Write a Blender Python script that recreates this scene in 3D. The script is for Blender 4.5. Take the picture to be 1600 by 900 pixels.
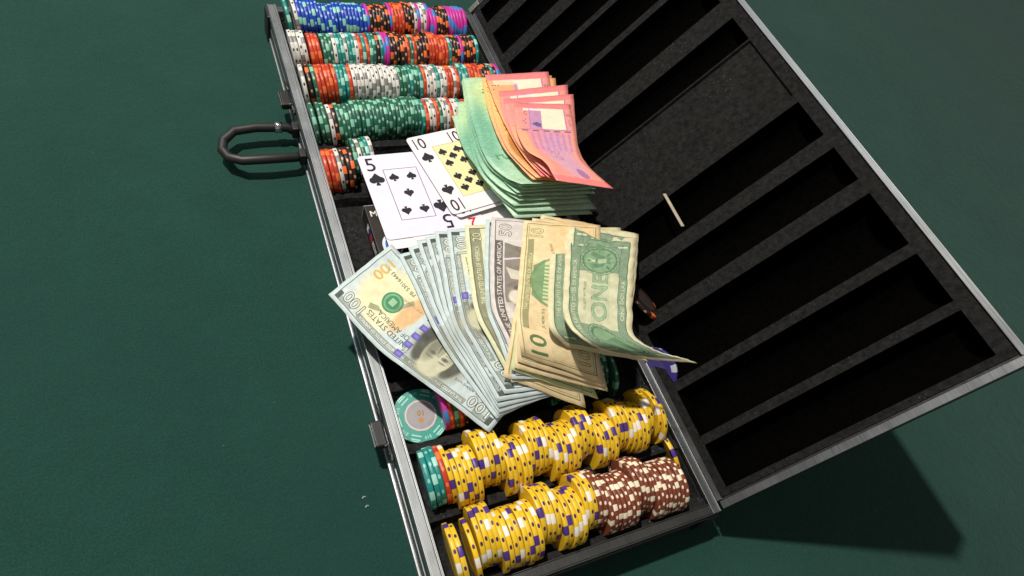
import bpy, bmesh, math, random
import numpy as np
from mathutils import Matrix, Vector
random.seed(11); RS = np.random.RandomState(5)
for o in list(bpy.data.objects): bpy.data.objects.remove(o)
SC = bpy.context.scene; COL = SC.collection
S = 0.001                                   # the script is written in millimetres

# ---------------------------------------------------------------- camera
CR = np.array([[0.8962183, -0.14210245, 0.42023762],
               [-0.34559529, -0.81758182, 0.46056906],
               [0.27813065, -0.55800256, -0.78184173]])     # columns: image right, image down, forward
CP = np.array([-113.93, -182.77, 432.0]); FOC = 1058.68
cd = bpy.data.cameras.new('camera'); cam = bpy.data.objects.new('camera', cd); COL.objects.link(cam)
cd.sensor_width = 36; cd.lens = 36*FOC/1600; cd.clip_start = 0.01; cd.clip_end = 50
M = Matrix.Identity(4)
for i in range(3):
    M[i][0] = CR[i, 0]; M[i][1] = -CR[i, 1]; M[i][2] = -CR[i, 2]; M[i][3] = CP[i]*S
cam.matrix_world = M; SC.camera = cam
# ---------------------------------------------------------------- world, lamps, exposure
W = bpy.data.worlds.new('World'); SC.world = W; W.use_nodes = True
bg = W.node_tree.nodes['Background']; bg.inputs[0].default_value = (1.0, 0.97, 0.93, 1); bg.inputs[1].default_value = 0.20
def lamp(name, loc, target, size, power, col):
    l = bpy.data.lights.new(name, 'AREA'); l.shape = 'DISK'; l.size = size; l.energy = power; l.color = col
    o = bpy.data.objects.new(name, l); COL.objects.link(o); o.location = loc
    o.rotation_euler = (Vector(target)-Vector(loc)).to_track_quat('-Z', 'Y').to_euler()
    return o
lamp('ceiling_lamp', (-0.62, 0.74, 2.15), (0.1, 0.1, 0), 0.10, 67, (1.0, 0.94, 0.85))
lamp('side_lamp', (-1.2, 1.6, 2.1), (0.05, 0.15, 0), 1.2, 12, (0.86, 0.93, 1.0))
SC.view_settings.view_transform = 'Standard'; SC.view_settings.look = 'None'
SC.view_settings.exposure = 0.0; SC.view_settings.gamma = 1
SC.render.resolution_x = 1024; SC.render.resolution_y = 576

def at(px, py, z):
    """point of the plane z (mm) that the 1600x900 photograph shows at px, py"""
    d = CR @ np.array([px-800, py-450, FOC]); return CP + d*((z-CP[2])/d[2])

# ---------------------------------------------------------------- helpers
def lin(c):
    return tuple((x/255/12.92 if x/255 <= .04045 else ((x/255+.055)/1.055)**2.4) for x in c) + (1,)
class NT:
    def __init__(s, name):
        s.m = bpy.data.materials.new(name); s.m.use_nodes = True; s.t = s.m.node_tree; s.n = s.t.nodes
        s.b = s.n['Principled BSDF']
    def node(s, ty, **kw):
        x = s.n.new(ty)
        for k, v in kw.items():
            if k[0] == 'i' and k[1:].isdigit(): x.inputs[int(k[1:])].default_value = v
            else: setattr(x, k, v)
        return x
    def link(s, a, b): s.t.links.new(a, b)
    def math(s, op, a, b=None, c=None):
        x = s.n.new('ShaderNodeMath'); x.operation = op
        for i, v in enumerate((a, b, c)):
            if v is None: continue
            if isinstance(v, (int, float)): x.inputs[i].default_value = v
            else: s.link(v, x.inputs[i])
        return x.outputs[0]
    def mix(s, f, a, b):
        x = s.n.new('ShaderNodeMix'); x.data_type = 'RGBA'
        for i, v in ((0, f), (6, a), (7, b)):
            if isinstance(v, (int, float, tuple)): x.inputs[i].default_value = v
            else: s.link(v, x.inputs[i])
        return x.outputs[2]
    def noise(s, scale, detail=3, coord='Object', rough=.5):
        c = s.node('ShaderNodeTexCoord'); x = s.node('ShaderNodeTexNoise')
        x.inputs['Scale'].default_value = scale; x.inputs['Detail'].default_value = detail; x.inputs['Roughness'].default_value = rough
        s.link(c.outputs[coord], x.inputs['Vector']); return x.outputs['Fac']
    def ramp(s, fac, p0, p1, v0=0., v1=1.):
        x = s.n.new('ShaderNodeMapRange'); s.link(fac, x.inputs[0])
        for i, v in enumerate((p0, p1, v0, v1)): x.inputs[i+1].default_value = v
        return x.outputs[0]
    def bump(s, h, strength, dist):
        x = s.node('ShaderNodeBump'); x.inputs['Strength'].default_value = strength; x.inputs['Distance'].default_value = dist
        s.link(h, x.inputs['Height']); s.link(x.outputs[0], s.b.inputs['Normal'])
    def col(s, c): 
        if isinstance(c, tuple): s.b.inputs['Base Color'].default_value = c
        else: s.link(c, s.b.inputs['Base Color'])
    def set(s, rough=.5, metal=0., spec=.5, coat=0.):
        s.b.inputs['Roughness'].default_value = rough; s.b.inputs['Metallic'].default_value = metal
        s.b.inputs['Specular IOR Level'].default_value = spec; s.b.inputs['Coat Weight'].default_value = coat
        return s
def mesh_obj(name, verts, faces, mats, parent=None, mi=None, uvs=None, smooth=False, loc=(0, 0, 0)):
    """verts in mm, relative to loc (mm); children are given in their parent's frame"""
    me = bpy.data.meshes.new(name)
    me.from_pydata([(v[0]*S, v[1]*S, v[2]*S) for v in verts], [], faces)
    for m in (mats if isinstance(mats, (list, tuple)) else [mats]): me.materials.append(m)
    if mi is not None: me.polygons.foreach_set('material_index', mi)
    if uvs is not None:
        uv = me.uv_layers.new(name='UVMap'); uv.data.foreach_set('uv', np.asarray(uvs, dtype=np.float32).ravel())
    if smooth: me.polygons.foreach_set('use_smooth', [True]*len(me.polygons))
    o = bpy.data.objects.new(name, me); COL.objects.link(o); o.location = [c*S for c in loc]
    if parent: o.parent = parent
    me.update(); return o
def tag(o, label=None, cat=None, group=None, kind=None):
    if label: o['label'] = label
    if cat: o['category'] = cat
    if group: o['group'] = group
    if kind: o['kind'] = kind
    return o
def empty(name, loc):
    o = bpy.data.objects.new(name, None); COL.objects.link(o); o.location = [c*S for c in loc]; o.empty_display_size = .01
    return o
def box_geo(x0, x1, y0, y1, z0, z1, bev=0.):
    bm = bmesh.new(); bmesh.ops.create_cube(bm, size=1)
    for v in bm.verts: v.co = Vector(((x0+x1)/2+v.co.x*(x1-x0), (y0+y1)/2+v.co.y*(y1-y0), (z0+z1)/2+v.co.z*(z1-z0)))
    if bev: bmesh.ops.bevel(bm, geom=bm.edges[:], offset=bev, segments=2, affect='EDGES', profile=.5)
    bm.verts.ensure_lookup_table()
    V = [tuple(v.co) for v in bm.verts]; F = [[v.index for v in f.verts] for f in bm.faces]; bm.free(); return V, F
def geo_join(gs):
    V = []; F = []
    for v, f in gs:
        n = len(V); V += v; F += [[i+n for i in q] for q in f]
    return V, F
def bx(name, dims, mat, parent=None, bev=.4, loc=(0, 0, 0)):
    v, f = box_geo(*dims, bev=bev); return mesh_obj(name, v, f, mat, parent, loc=loc)
def tube_geo(path, r, n=10):
    P = [Vector(p) for p in path]; V = []; F = []
    for i, p in enumerate(P):
        t = (P[min(i+1, len(P)-1)]-P[max(i-1, 0)]).normalized(); a = t.orthogonal().normalized()
        a = (Vector((0, 0, 1)) - t*t.z).normalized() if abs(t.z) < .9 else a; b = t.cross(a)
        for k in range(n): V.append(tuple(p+(a*math.cos(2*math.pi*k/n)+b*math.sin(2*math.pi*k/n))*r))
    for i in range(len(P)-1):
        for k in range(n): F.append([i*n+k, i*n+(k+1) % n, (i+1)*n+(k+1) % n, (i+1)*n+k])
    F.append(list(range(n))[::-1]); F.append([len(V)-n+k for k in range(n)]); return V, F

# ---------------------------------------------------------------- flat print: canvases painted in the script
_tc = {}
def text_tris(s):
    if s not in _tc:
        c = bpy.data.curves.new('t', 'FONT'); c.body = s; c.resolution_u = 3
        o = bpy.data.objects.new('t', c); COL.objects.link(o)
        dg = bpy.context.evaluated_depsgraph_get(); me = o.evaluated_get(dg).to_mesh(); me.calc_loop_triangles()
        v = np.array([tuple(p.co)[:2] for p in me.vertices] or [(0, 0)], float); t = np.array([tuple(q.vertices) for q in me.loop_triangles] or np.zeros((0, 3), int))
        bpy.data.objects.remove(o); bpy.data.curves.remove(c)
        v[:, 0] -= (v[:, 0].min()+v[:, 0].max())/2; v[:, 1] -= (v[:, 1].min()+v[:, 1].max())/2
        _tc[s] = (v/max(1e-6, np.ptp(v[:, 1])), t)
    return _tc[s]
class Canvas:
    def __init__(s, w, h, ppm, col):
        s.w, s.h, s.p = w, h, ppm; s.W, s.H = int(w*ppm), int(h*ppm)
        s.a = np.ones((s.H, s.W, 3), np.float32)*np.array(col, np.float32)/255
        s.Y, s.X = np.mgrid[0:s.H, 0:s.W].astype(np.float32)/ppm
    def put(s, m, col, al=1.):
        m = (m*al)[..., None] if m.ndim == 2 else m; s.a += (np.array(col, np.float32)/255-s.a)*m
    def rect(s, x0, y0, x1, y1, col, al=1.): s.put(((s.X >= x0) & (s.X <= x1) & (s.Y >= y0) & (s.Y <= y1)).astype(np.float32), col, al)
    def frame(s, x0, y0, x1, y1, w, col, al=1.):
        i = (s.X >= x0) & (s.X <= x1) & (s.Y >= y0) & (s.Y <= y1); j = (s.X >= x0+w) & (s.X <= x1-w) & (s.Y >= y0+w) & (s.Y <= y1-w)
        s.put((i & ~j).astype(np.float32), col, al)
    def ell(s, cx, cy, rx, ry, col, al=1., ring=0., rot=0., soft=0.):
        c, n = math.cos(rot), math.sin(rot); x = (s.X-cx)*c+(s.Y-cy)*n; y = -(s.X-cx)*n+(s.Y-cy)*c
        d = np.sqrt((x/rx)**2+(y/ry)**2)
        m = np.clip((1-d)/max(soft, 1e-3), 0, 1) if soft else (d <= 1).astype(np.float32)
        if ring: m = m*(d >= 1-ring/min(rx, ry))
        s.put(m.astype(np.float32), col, al)
    def poly(s, pts, col, al=1.):
        m = np.zeros(s.X.shape, bool); n = len(pts)
        for i in range(n):
            (x0, y0), (x1, y1) = pts[i], pts[(i+1) % n]
            if y0 == y1: continue
            m ^= ((s.Y < y0) != (s.Y < y1)) & (s.X < (x1-x0)*(s.Y-y0)/(y1-y0)+x0)
        s.put(m.astype(np.float32), col, al)
    def text(s, tx, cx, cy, h, col, rot=0., sx=1., al=1., fat=0.):
        v, t = text_tris(tx); c, n = math.cos(rot), math.sin(rot)
        P = np.stack([v[:, 0]*h*sx, v[:, 1]*h], 1); P = np.stack([P[:, 0]*c-P[:, 1]*n+cx, P[:, 0]*n+P[:, 1]*c+cy], 1)*s.p
        m = np.zeros((s.H, s.W), bool)
        for q in t:
            a, b, d = P[q]; x0, x1 = int(max(0, min(a[0], b[0], d[0])-1)), int(min(s.W-1, max(a[0], b[0], d[0])+1))
            y0, y1 = int(max(0, min(a[1], b[1], d[1])-1)), int(min(s.H-1, max(a[1], b[1], d[1])+1))
            if x1 < x0 or y1 < y0: continue
            X, Y = np.meshgrid(np.arange(x0, x1+1), np.arange(y0, y1+1))
            e = lambda p, r: (r[0]-p[0])*(Y-p[1])-(r[1]-p[1])*(X-p[0])
            e1, e2, e3 = e(a, b), e(b, d), e(d, a); k = .35*np.hypot(*(b-a))
            m[y0:y1+1, x0:x1+1] |= ((e1 >= -.3) & (e2 >= -.3) & (e3 >= -.3)) | ((e1 <= .3) & (e2 <= .3) & (e3 <= .3))
        r = int(round(fat*s.p))
        if r:
            k = m.copy()
            for dx in range(-r, r+1):
                for dy in range(-r, r+1):
                    if dx*dx+dy*dy <= r*r: k |= np.roll(np.roll(m, dx, 1), dy, 0)
            m = k
        s.put(m.astype(np.float32), col, al)
    def weave(s, amp, f=1.0, seed=0, box=None):
        r = np.random.RandomState(seed); g = np.zeros_like(s.X)
        for k in range(5):
            a = r.uniform(.5, 2.4)*f; b = r.uniform(.5, 2.4)*f
            g += np.sin(s.X*a*2+3*np.sin(s.Y*b*.7+k)+k)*np.sin(s.Y*b*2+2*np.sin(s.X*a*.5+k*2))
        g = g/3
        if box is not None: g = g*((s.X >= box[0]) & (s.X <= box[2]) & (s.Y >= box[1]) & (s.Y <= box[3]))
        s.a += (amp/255*g)[..., None]
    def fibres(s, amp, seed=1, cell=3.):
        r = np.random.RandomState(seed); n, m = int(s.h/cell)+3, int(s.w/cell)+3; g = r.randn(n, m)
        yi, xi = s.Y/cell, s.X/cell; y0, x0 = yi.astype(int), xi.astype(int); fy, fx = yi-y0, xi-x0
        v = g[y0, x0]*(1-fy)*(1-fx)+g[y0+1, x0]*fy*(1-fx)+g[y0, x0+1]*(1-fy)*fx+g[y0+1, x0+1]*fy*fx
        s.a += (v*amp/255+r.randn(s.H, s.W)*amp/400)[..., None]
    def image(s, name):
        im = bpy.data.images.new(name, s.W, s.H); b = np.ones((s.H, s.W, 4), np.float32); b[..., :3] = np.clip(s.a, 0, 1)
        im.pixels.foreach_set(b.ravel()); im.update(); im.pack(); return im
def print_mat(name, canvas, rough=.6, spec=.3, wear=.06, bump=.25, trans=0.):
    t = NT(name).set(rough, 0, spec); im = t.node('ShaderNodeTexImage', image=canvas.image(name+'_print'))
    im.extension = 'EXTEND'
    n = t.noise(60, 4); c = t.mix(t.ramp(n, .35, .75, 0, wear), im.outputs[0], (.25, .22, .17, 1)); t.col(c)
    n2 = t.noise(110, 3); t.bump(n2, bump, .0006)
    if trans: t.b.inputs['Transmission Weight'].default_value = 0
    return t.m
INK = (58, 66, 60)
def numeral(c, tx, x, y, h, fill, line=INK, rot=0., sx=1.):
    c.text(tx, x, y, h, line, rot, sx, 1., .55); c.text(tx, x, y, h, fill, rot, sx)
def band(c, x0, y0, x1, y1, tx, dark, light, h):
    c.rect(x0, y0, x1, y1, dark, .85); c.text(tx, (x0+x1)/2, (y0+y1)/2, h, light, 0, (x1-x0-4)/(h*np.ptp(text_tris(tx)[0][:, 0])))
def portrait(c, cx, cy, r, dark, light, bg=None):
    if bg: c.ell(cx, cy, r*.86, r*1.1, bg, .9, soft=.12)
    c.poly([(cx-r*.95, cy-r*1.05), (cx-r*.75, cy-r*.45), (cx-r*.25, cy-r*.25), (cx+r*.3, cy-r*.25), (cx+r*.8, cy-r*.5), (cx+r*.95, cy-r*1.05)], dark, .75)   # coat
    c.poly([(cx-r*.22, cy-r*.35), (cx, cy-r*1.0), (cx+r*.25, cy-r*.35)], light, .9)
    c.ell(cx-r*.34, cy+.02*r, r*.26, r*.6, dark, .75, soft=.35); c.ell(cx+r*.38, cy+.0*r, r*.24, r*.6, dark, .75, soft=.35)
    c.ell(cx, cy+r*.2, r*.42, r*.58, light, 1., soft=.12)                                      # face
    c.ell(cx-r*.16, cy+r*.22, r*.11, r*.05, dark, .8); c.ell(cx+r*.16, cy+r*.22, r*.11, r*.05, dark, .8)
    c.poly([(cx-.02*r, cy+r*.2), (cx+.1*r, cy-.02*r), (cx-.03*r, cy-.03*r)], dark, .5)
    c.ell(cx, cy-r*.14, r*.13, r*.03, dark, .75); c.ell(cx+r*.22, cy-.05*r, r*.14, r*.3, dark, .3, soft=.6)
def engraved_head(c, x, y, k, dark=(92, 94, 82), light=(222, 220, 188)):
    E = lambda dx, dy, rx, ry, col, al, **q: c.ell(x+dx*k, y+dy*k, rx*k, ry*k, col, al, **q)
    P = lambda pts, col, al: c.poly([(x+a*k, y+b*k) for a, b in pts], col, al)
    m = lambda t: tuple(d+(l-d)*t for d, l in zip(dark, light))
    E(0, 0, 20, 22, m(.62), .75, soft=.3)
    P([(-19, -23), (-15, -13), (-7, -9), (7, -9), (14, -13), (19, -23)], m(.1), .9); P([(-6, -9), (0, -22), (7, -9), (3, -13), (0, -11), (-3, -13)], m(1), .9)
    for q in range(9): P([(-16+q*4, -23), (-15+q*4, -23), (-12+q*3, -12), (-12.6+q*3, -12)], m(.5), .5)
    E(-10.5, -2, 5.5, 14, m(.05), .95, soft=.3); E(10.5, -2, 5.5, 14, m(.0), .95, soft=.3); E(-8.5, 7, 5, 8, m(.15), .9, soft=.3); E(8.8, 7, 5, 8, m(.1), .9, soft=.3)
    E(0, 3.5, 9, 13.5, m(1), 1., soft=.1); E(0, 13, 8, 5.5, m(1), 1., soft=.3); E(5.2, 1, 5, 12, m(.45), .8, soft=.7); E(-6.8, -1, 2.4, 8, m(.65), .6, soft=.6); E(0, -9, 6, 3.4, m(.6), .7, soft=.5)
    for sx in (-3.9, 3.9): E(sx, 4, 2.6, 1.5, m(.35), .8, soft=.4); E(sx, 4, 1.1, .8, m(0), .6, soft=.5); E(sx, 6.8, 3.1, .8, m(.35), .6, soft=.6); E(sx, 1.6, 2.3, .5, m(.55), .7, soft=.4)
    P([(-.8, 5), (.8, 5), (2.2, -1.6), (-1.8, -1.9)], m(.72), .8); P([(1., 5), (2.6, -1.6), (1.2, -1.4)], m(.3), .7); E(.3, -2., 2.3, .6, m(.2), .8, soft=.3)
    E(.2, -5.2, 3.1, .6, m(.25), .7, soft=.5); E(.2, -6.6, 2.4, .5, m(.45), .8, soft=.4); E(0, -10.4, 3.5, 1, m(.45), .6, soft=.5)
    g = ((np.hypot((c.X-x)/20/k, (c.Y-y)/23/k) < 1)*(.5+.5*np.sin(c.X*7+c.Y*5+2*np.sin(c.Y*.6)))).astype(np.float32); lum = 1-c.a.mean(-1); c.put(g*np.clip(lum*1.5-.15, 0, .55), dark, .9)
def hundred():
    c = Canvas(156, 66, 6, (194, 208, 208)); c.ell(122, 33, 30, 30, (232, 224, 180), .95, soft=.3)
    c.ell(101, 27, 8.5, 27, (218, 174, 122), .9, rot=-.1, soft=.35); c.ell(60, 34, 26, 30, (204, 208, 196), .6, soft=.4)
    for i in range(90): c.rect(18+i*1.32, 8, 18.35+i*1.32, 58, (150, 165, 160), .13)
    c.frame(3.2, 3.2, 152.8, 62.8, .7, INK, .8); c.weave(9, 1.3, 3, (5, 5, 151, 61))
    c.weave(16, 2.3, 31, (4, 4, 152, 11)); c.rect(24, 3.8, 132, 5.4, (116, 122, 116), .7)
    band(c, 27, 57.2, 129, 61.8, 'THE UNITED STATES OF AMERICA    THE UNITED STATES OF AMERICA', (132, 140, 132), (226, 232, 224), 2.2)
    for x in (8, 140): c.rect(x-4, 58.5, x+11, 62.6, (120, 128, 122), .5)
    c.rect(3.4, 56, 7.2, 62.6, INK, .85); c.rect(148.8, 56, 152.6, 62.6, INK, .85); c.rect(3.4, 3.4, 22, 10, (86, 92, 88), .4)
    numeral(c, '100', 17, 55.5, 8.6, (212, 218, 208), sx=1.15); numeral(c, '100', 138, 55.5, 8.6, (212, 218, 208), sx=1.15)
    numeral(c, '100', 15, 10, 8, (212, 218, 208), sx=1.1)
    c.text('UNITED STATES', 104, 51.5, 4.4, INK, 0, .98); c.text('OF AMERICA', 104, 45.6, 3.9, INK, 0, 1.); c.text('THE', 84, 55, 1.8, INK)
    c.text('FEDERAL RESERVE NOTE', 30, 49, 1.7, INK); c.text('THIS NOTE IS LEGAL TENDER', 26, 46, 1.1, INK, 0, .9); c.text('PB 53016443 A', 27, 41.3, 3.1, (60, 80, 66), 0, 1.1)
    c.text('PB 53016443 A', 126, 16.5, 3.1, (60, 80, 66), 0, 1.15)
    c.ell(26, 27, 8.5, 8.5, (88, 98, 92), .55); c.ell(26, 27, 6.7, 6.7, (205, 212, 200), .6); c.ell(26, 27, 4.5, 4.5, (88, 98, 92), .5)
    c.ell(118, 33, 8.8, 8.8, (70, 140, 98), 1.); c.ell(118, 33, 7.2, 7.2, (150, 190, 150), .6); c.ell(118, 33, 5.6, 5.6, (60, 130, 90), .95); c.rect(115.5, 30, 120.5, 35.5, (170, 205, 165), .8)
    c.poly([(117, 44), (128, 50), (130, 46), (124, 43)], (110, 120, 92), .6); c.poly([(104, 22), (108, 20), (114, 36), (112, 37)], (110, 110, 92), .5)
    engraved_head(c, 63, 37, 1.36, (66, 68, 60), (206, 204, 174))
    for y in (4, 12, 20, 29, 38, 46.5, 56.5): c.rect(82.5, y, 89, y+5, (92, 82, 166), .88); c.rect(84, y+1.2, 87.4, y+3.6, (132, 122, 196), .8)
    c.text('100', 143, 20, 9, (204, 166, 84), math.pi/2, 1.1, .8, .3); c.text('ONE HUNDRED DOLLARS', 62, 7, 3.3, INK, 0, .95)
    c.text('ONE HUNDRED', 106, 24, 2.0, (120, 112, 86), .1, 1.1, .7)
    c.fibres(5, 2); return c
def fifty():
    c = Canvas(156, 66, 6, (206, 200, 196)); c.ell(80, 33, 60, 28, (214, 200, 206), .8, soft=.5)
    c.frame(3.2, 3.2, 152.8, 62.8, .8, (74, 68, 66), .9); c.weave(12, 1.4, 5, (4, 4, 152, 62))
    band(c, 28, 56.2, 128, 62, 'THE UNITED STATES OF AMERICA', (84, 78, 74), (230, 224, 214), 3.4)
    numeral(c, '50', 141, 54.5, 9.5, (216, 210, 206), (70, 64, 62), sx=1.1); numeral(c, '50', 15, 54.5, 9.5, (216, 210, 206), (70, 64, 62), sx=1.1)
    for i in range(12): c.rect(130, 6+i*3, 147, 6.6+i*3, (120, 110, 120), .5)
    c.poly([(108, 55), (126, 55), (117, 26), (112, 22)], (120, 114, 102), .9); c.poly([(60, 55), (106, 55), (112, 22), (96, 10), (60, 12)], (112, 106, 94), .75)
    c.poly([(86, 50), (98, 54), (90, 30), (84, 28)], (214, 208, 192), .9); engraved_head(c, 66, 34, 1.05, (86, 80, 74), (216, 208, 194))
    c.text('FIFTY DOLLARS', 96, 8, 4, (80, 74, 72)); c.fibres(6, 3); return c
def ten(tone=(226, 204, 160), num='10'):
    c = Canvas(156, 66, 6, tone); c.ell(30, 33, 40, 40, tuple(max(0, v-16) for v in tone), .6, soft=.5); c.ell(140, 22, 40, 30, (232, 192, 136), .6, soft=.6)
    G = (92, 104, 66); c.frame(3.4, 3.4, 152.6, 62.6, .9, G, .85); c.weave(9, 1.5, 8, (4, 4, 152, 62)); c.frame(5.2, 5.2, 150.8, 60.8, .5, G, .5)
    for i in range(100): c.rect(4+i*1.5, 61, 4.8+i*1.5, 62.4, (222, 208, 150), .6)
    for i in range(40): c.rect(149.6, 4+i*1.5, 151.6, 4.8+i*1.5, (222, 208, 150), .7)
    c.rect(26, 55.8, 131, 60.2, G, .55); c.text('THE UNITED STATES OF AMERICA', 79, 58, 2.9, (226, 214, 160), 0, 1.08); c.weave(14, 2.4, 17, (26, 55.8, 131, 60.2))
    numeral(c, num, 141, 53.8, 10, (228, 208, 150), G, sx=1.05); numeral(c, num, 15, 13, 9, (228, 208, 150), G, sx=1.05)
    c.rect(4, 40, 27, 61.5, tone, .9); c.text(num, 15, 50, 13, (88, 112, 70), 0, 1.1, .95, .25)
    c.ell(80, 31, 30, 25, (196, 206, 160), .95, soft=.12); c.ell(80, 31, 31, 26, (96, 128, 84), .7, ring=2.2)
    for i in range(10): c.rect(58+i*4.4, 12, 60+i*4.4, 46, (104, 140, 96), .75)
    c.poly([(54, 46), (106, 46), (98, 55), (62, 55)], (104, 140, 96), .8); c.rect(52, 9, 108, 12, (104, 140, 96), .8)
    c.text('WE THE PEOPLE', 116, 40, 2.2, (120, 84, 60), .2); c.text('TEN DOLLARS', 112, 10, 4, G); c.text('JL 48290175 B', 40, 44, 2.8, (64, 92, 60)); c.fibres(6, 4); return c
def old_note():
    c = Canvas(156, 66, 6, (214, 214, 176)); D = (92, 94, 72); c.frame(3.4, 3.4, 152.6, 62.6, 1, D, .9); c.weave(10, 1.5, 9, (4, 4, 152, 62))
    c.rect(4, 53.5, 152, 61.8, D, .6); c.weave(26, 2.2, 4, (4, 53.5, 152, 61.8)); c.text('THE UNITED STATES OF AMERICA', 100, 57.6, 3.6, (216, 214, 176), 0, .8)
    c.text('THE UNITED STATES', 118, 47.5, 4.4, D, 0, .95); c.text('OF AMERICA', 114, 42, 3.6, D); engraved_head(c, 66, 32, 1.05, D, (208, 208, 172))
    numeral(c, '20', 142, 57, 7, (216, 214, 176), D); numeral(c, '20', 12, 57, 7, (216, 214, 176), D); c.fibres(6, 6); return c
def one_back():
    c = Canvas(156, 66, 6, (210, 202, 166)); G = (112, 138, 114); L = (200, 198, 164)
    c.rect(7, 5.5, 149, 60.5, G, .85); c.weave(26, 1.9, 7, (7, 5.5, 149, 60.5)); c.frame(7, 5.5, 149, 60.5, .7, (60, 98, 74), .9); c.frame(16, 13.5, 140, 52, .6, (60, 98, 74), .5)
    c.poly([(48, 14), (108, 14), (108, 26), (112, 33), (108, 40), (108, 52), (48, 52), (48, 40), (44, 33), (48, 26)], L, .95)
    for cx in (32, 122):
        c.ell(cx, 33, 19, 19, (84, 122, 92), .7); c.ell(cx, 33, 18, 18, L, .45, ring=.8); c.ell(cx, 33, 15.8, 15.8, (126, 158, 122), 1., soft=.1); c.ell(cx, 33, 15.8, 15.8, (70, 108, 80), .8, ring=.5)
        for k in range(22): c.ell(cx+17*math.cos(k*.2856), 33+17*math.sin(k*.2856), .6, .6, L, .6)
    c.poly([(110, 40), (114, 42), (119, 36), (122, 38), (125, 36), (130, 42), (134, 40), (129, 30), (125, 27), (126, 22), (122, 24), (118, 22), (119, 27), (115, 30)], (92, 126, 96), .8)
    c.rect(119.4, 27, 124.6, 34.5, (176, 190, 152), .8); c.ell(122, 43, 3.4, 3.4, (160, 182, 142), .9); c.ell(122, 43, 2, 2, (98, 130, 100), .9); c.ell(122, 38.6, 1.6, 2, (206, 206, 172), .9); c.ell(114, 25, 3, 1.2, (88, 120, 92), .9, rot=.6); c.ell(130, 25, 3, 1.2, (88, 120, 92), .9, rot=-.6)
    c.poly([(22, 23), (42, 23), (36, 36), (28, 36)], (98, 130, 100), .9); c.poly([(29, 37.5), (35, 37.5), (32, 43)], (98, 130, 100), .9)
    c.text('ONE', 79, 32, 15, (96, 130, 102), 0, 1.15, .95, .55); c.text('ONE', 79, 32, 15, (176, 194, 154), 0, 1.15, .9); c.text('ONE', 79.6, 31.4, 15, (120, 150, 120), 0, 1.15, .35); 
    for i in range(24): c.rect(52, 22.5+i*.75, 104, 22.7+i*.75, (90, 124, 96), .35)
    c.text('IN GOD WE TRUST', 78, 46, 2.4, (70, 110, 84), 0, 1.1); c.text('THE UNITED STATES OF AMERICA', 78, 56.3, 3.5, L, 0, 1.12); c.text('ONE DOLLAR', 78, 9.6, 3.6, L, 0, 1.3)
    for x in (15.5, 140.5):
        for y in (12.5, 53.5): c.text('1', x, y, 8.4, (206, 212, 176), 0, 1.3, 1., .3); c.text('ONE', x, y, 2.2, (70, 108, 84), 0, .9)
    c.fibres(6, 8); return c
# polymer notes: canvas x runs down the note as it lies in the photograph, canvas y runs from its right edge to its left
def pink_note(orange=False):
    c = Canvas(140, 66, 5, (236, 148, 138)); c.ell(70, 20, 80, 26, (234, 160, 122), .6, soft=.6); c.ell(40, 30, 38, 34, (206, 140, 170), .5, soft=.5); c.ell(88, 26, 46, 25, (200, 150, 178), .85, soft=.5); c.ell(80, 60, 50, 8, (238, 172, 126), .8, soft=.5)
    c.rect(0, 0, 9, 66, (224, 122, 126), .7); c.rect(9, 36, 46, 49, (186, 140, 176), .9); c.rect(10, 10, 46, 36, (238, 222, 196), 1.); c.rect(10, 30, 14, 56, (240, 226, 208), .9)
    c.poly([(34, 42), (38, 46), (42, 43), (44, 38), (38, 37)], (98, 84, 130), .9); c.ell(38, 42, 3, 5, (98, 84, 130), .7)
    for k in range(5): c.rect(49, 5+k*12, 51, 12+k*12, (90, 66, 84), .7)
    c.rect(47, 2, 48, 64, (160, 110, 176), .7); c.rect(9, 8.6, 47, 9.6, (160, 110, 176), .7); c.rect(9, 49, 47, 49.8, (160, 110, 176), .7)
    for k in range(7): c.rect(52+k*.2, 6+k*7, 84, 9+k*7, (178, 126, 184), .6)
    for k, (x, y) in enumerate([(16, 54), (19, 55), (22, 53), (30, 54), (33, 56), (37, 54)]): c.ell(x, y, .9, .9, (110, 70, 90), .8)
    c.text('50', 20, 5, 4, (96, 70, 110), math.pi/2); c.text('LIMA PULUH', 34, 5, 2, (96, 70, 110), 0, .8, .7)
    c.ell(108, 28, 26, 20, (206, 158, 176), .8, soft=.4); c.ell(122, 22, 9, 7, (150, 100, 150), .8, soft=.3); c.text('50', 92, 30, 11, (172, 104, 146), 0, 1.1, .6)
    c.rect(130, 0, 140, 66, (232, 118, 118), .7)
    if orange:
        c.rect(9, 40, 130, 66, (234, 170, 116), .95); c.ell(98, 54, 26, 8, (190, 130, 60), .8, soft=.4); c.rect(9, 10, 16, 60, (240, 222, 200), .7)
        for x, y in ((16, 62), (16, 59), (16, 56), (22, 62), (29, 55), (40, 51)): c.ell(x, y, .8, .8, (70, 60, 50), .9)
    c.weave(9, 1.2, 12); c.fibres(3, 9); return c
def orange_note():
    c = Canvas(140, 66, 5, (232, 170, 118)); c.ell(30, 55, 60, 18, (236, 190, 120), .9, soft=.5); c.ell(60, 20, 60, 26, (228, 140, 124), .8, soft=.5)
    c.ell(98, 55, 24, 7, (176, 116, 50), .8, soft=.3); c.weave(16, 1.1, 15)
    for k, (x, y) in enumerate([(14, 62), (14, 59), (14, 56), (14, 53), (20, 62), (27, 55), (38, 51), (44, 52)]): c.ell(x, y, .8, .8, (70, 60, 50), .9)
    c.rect(46, 44, 47, 62, (150, 100, 60), .8); c.text('20', 70, 55, 8, (170, 104, 50), 0, 1, .7); c.rect(8, 12, 40, 30, (240, 224, 200), .8); c.fibres(4, 3); return c
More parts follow.
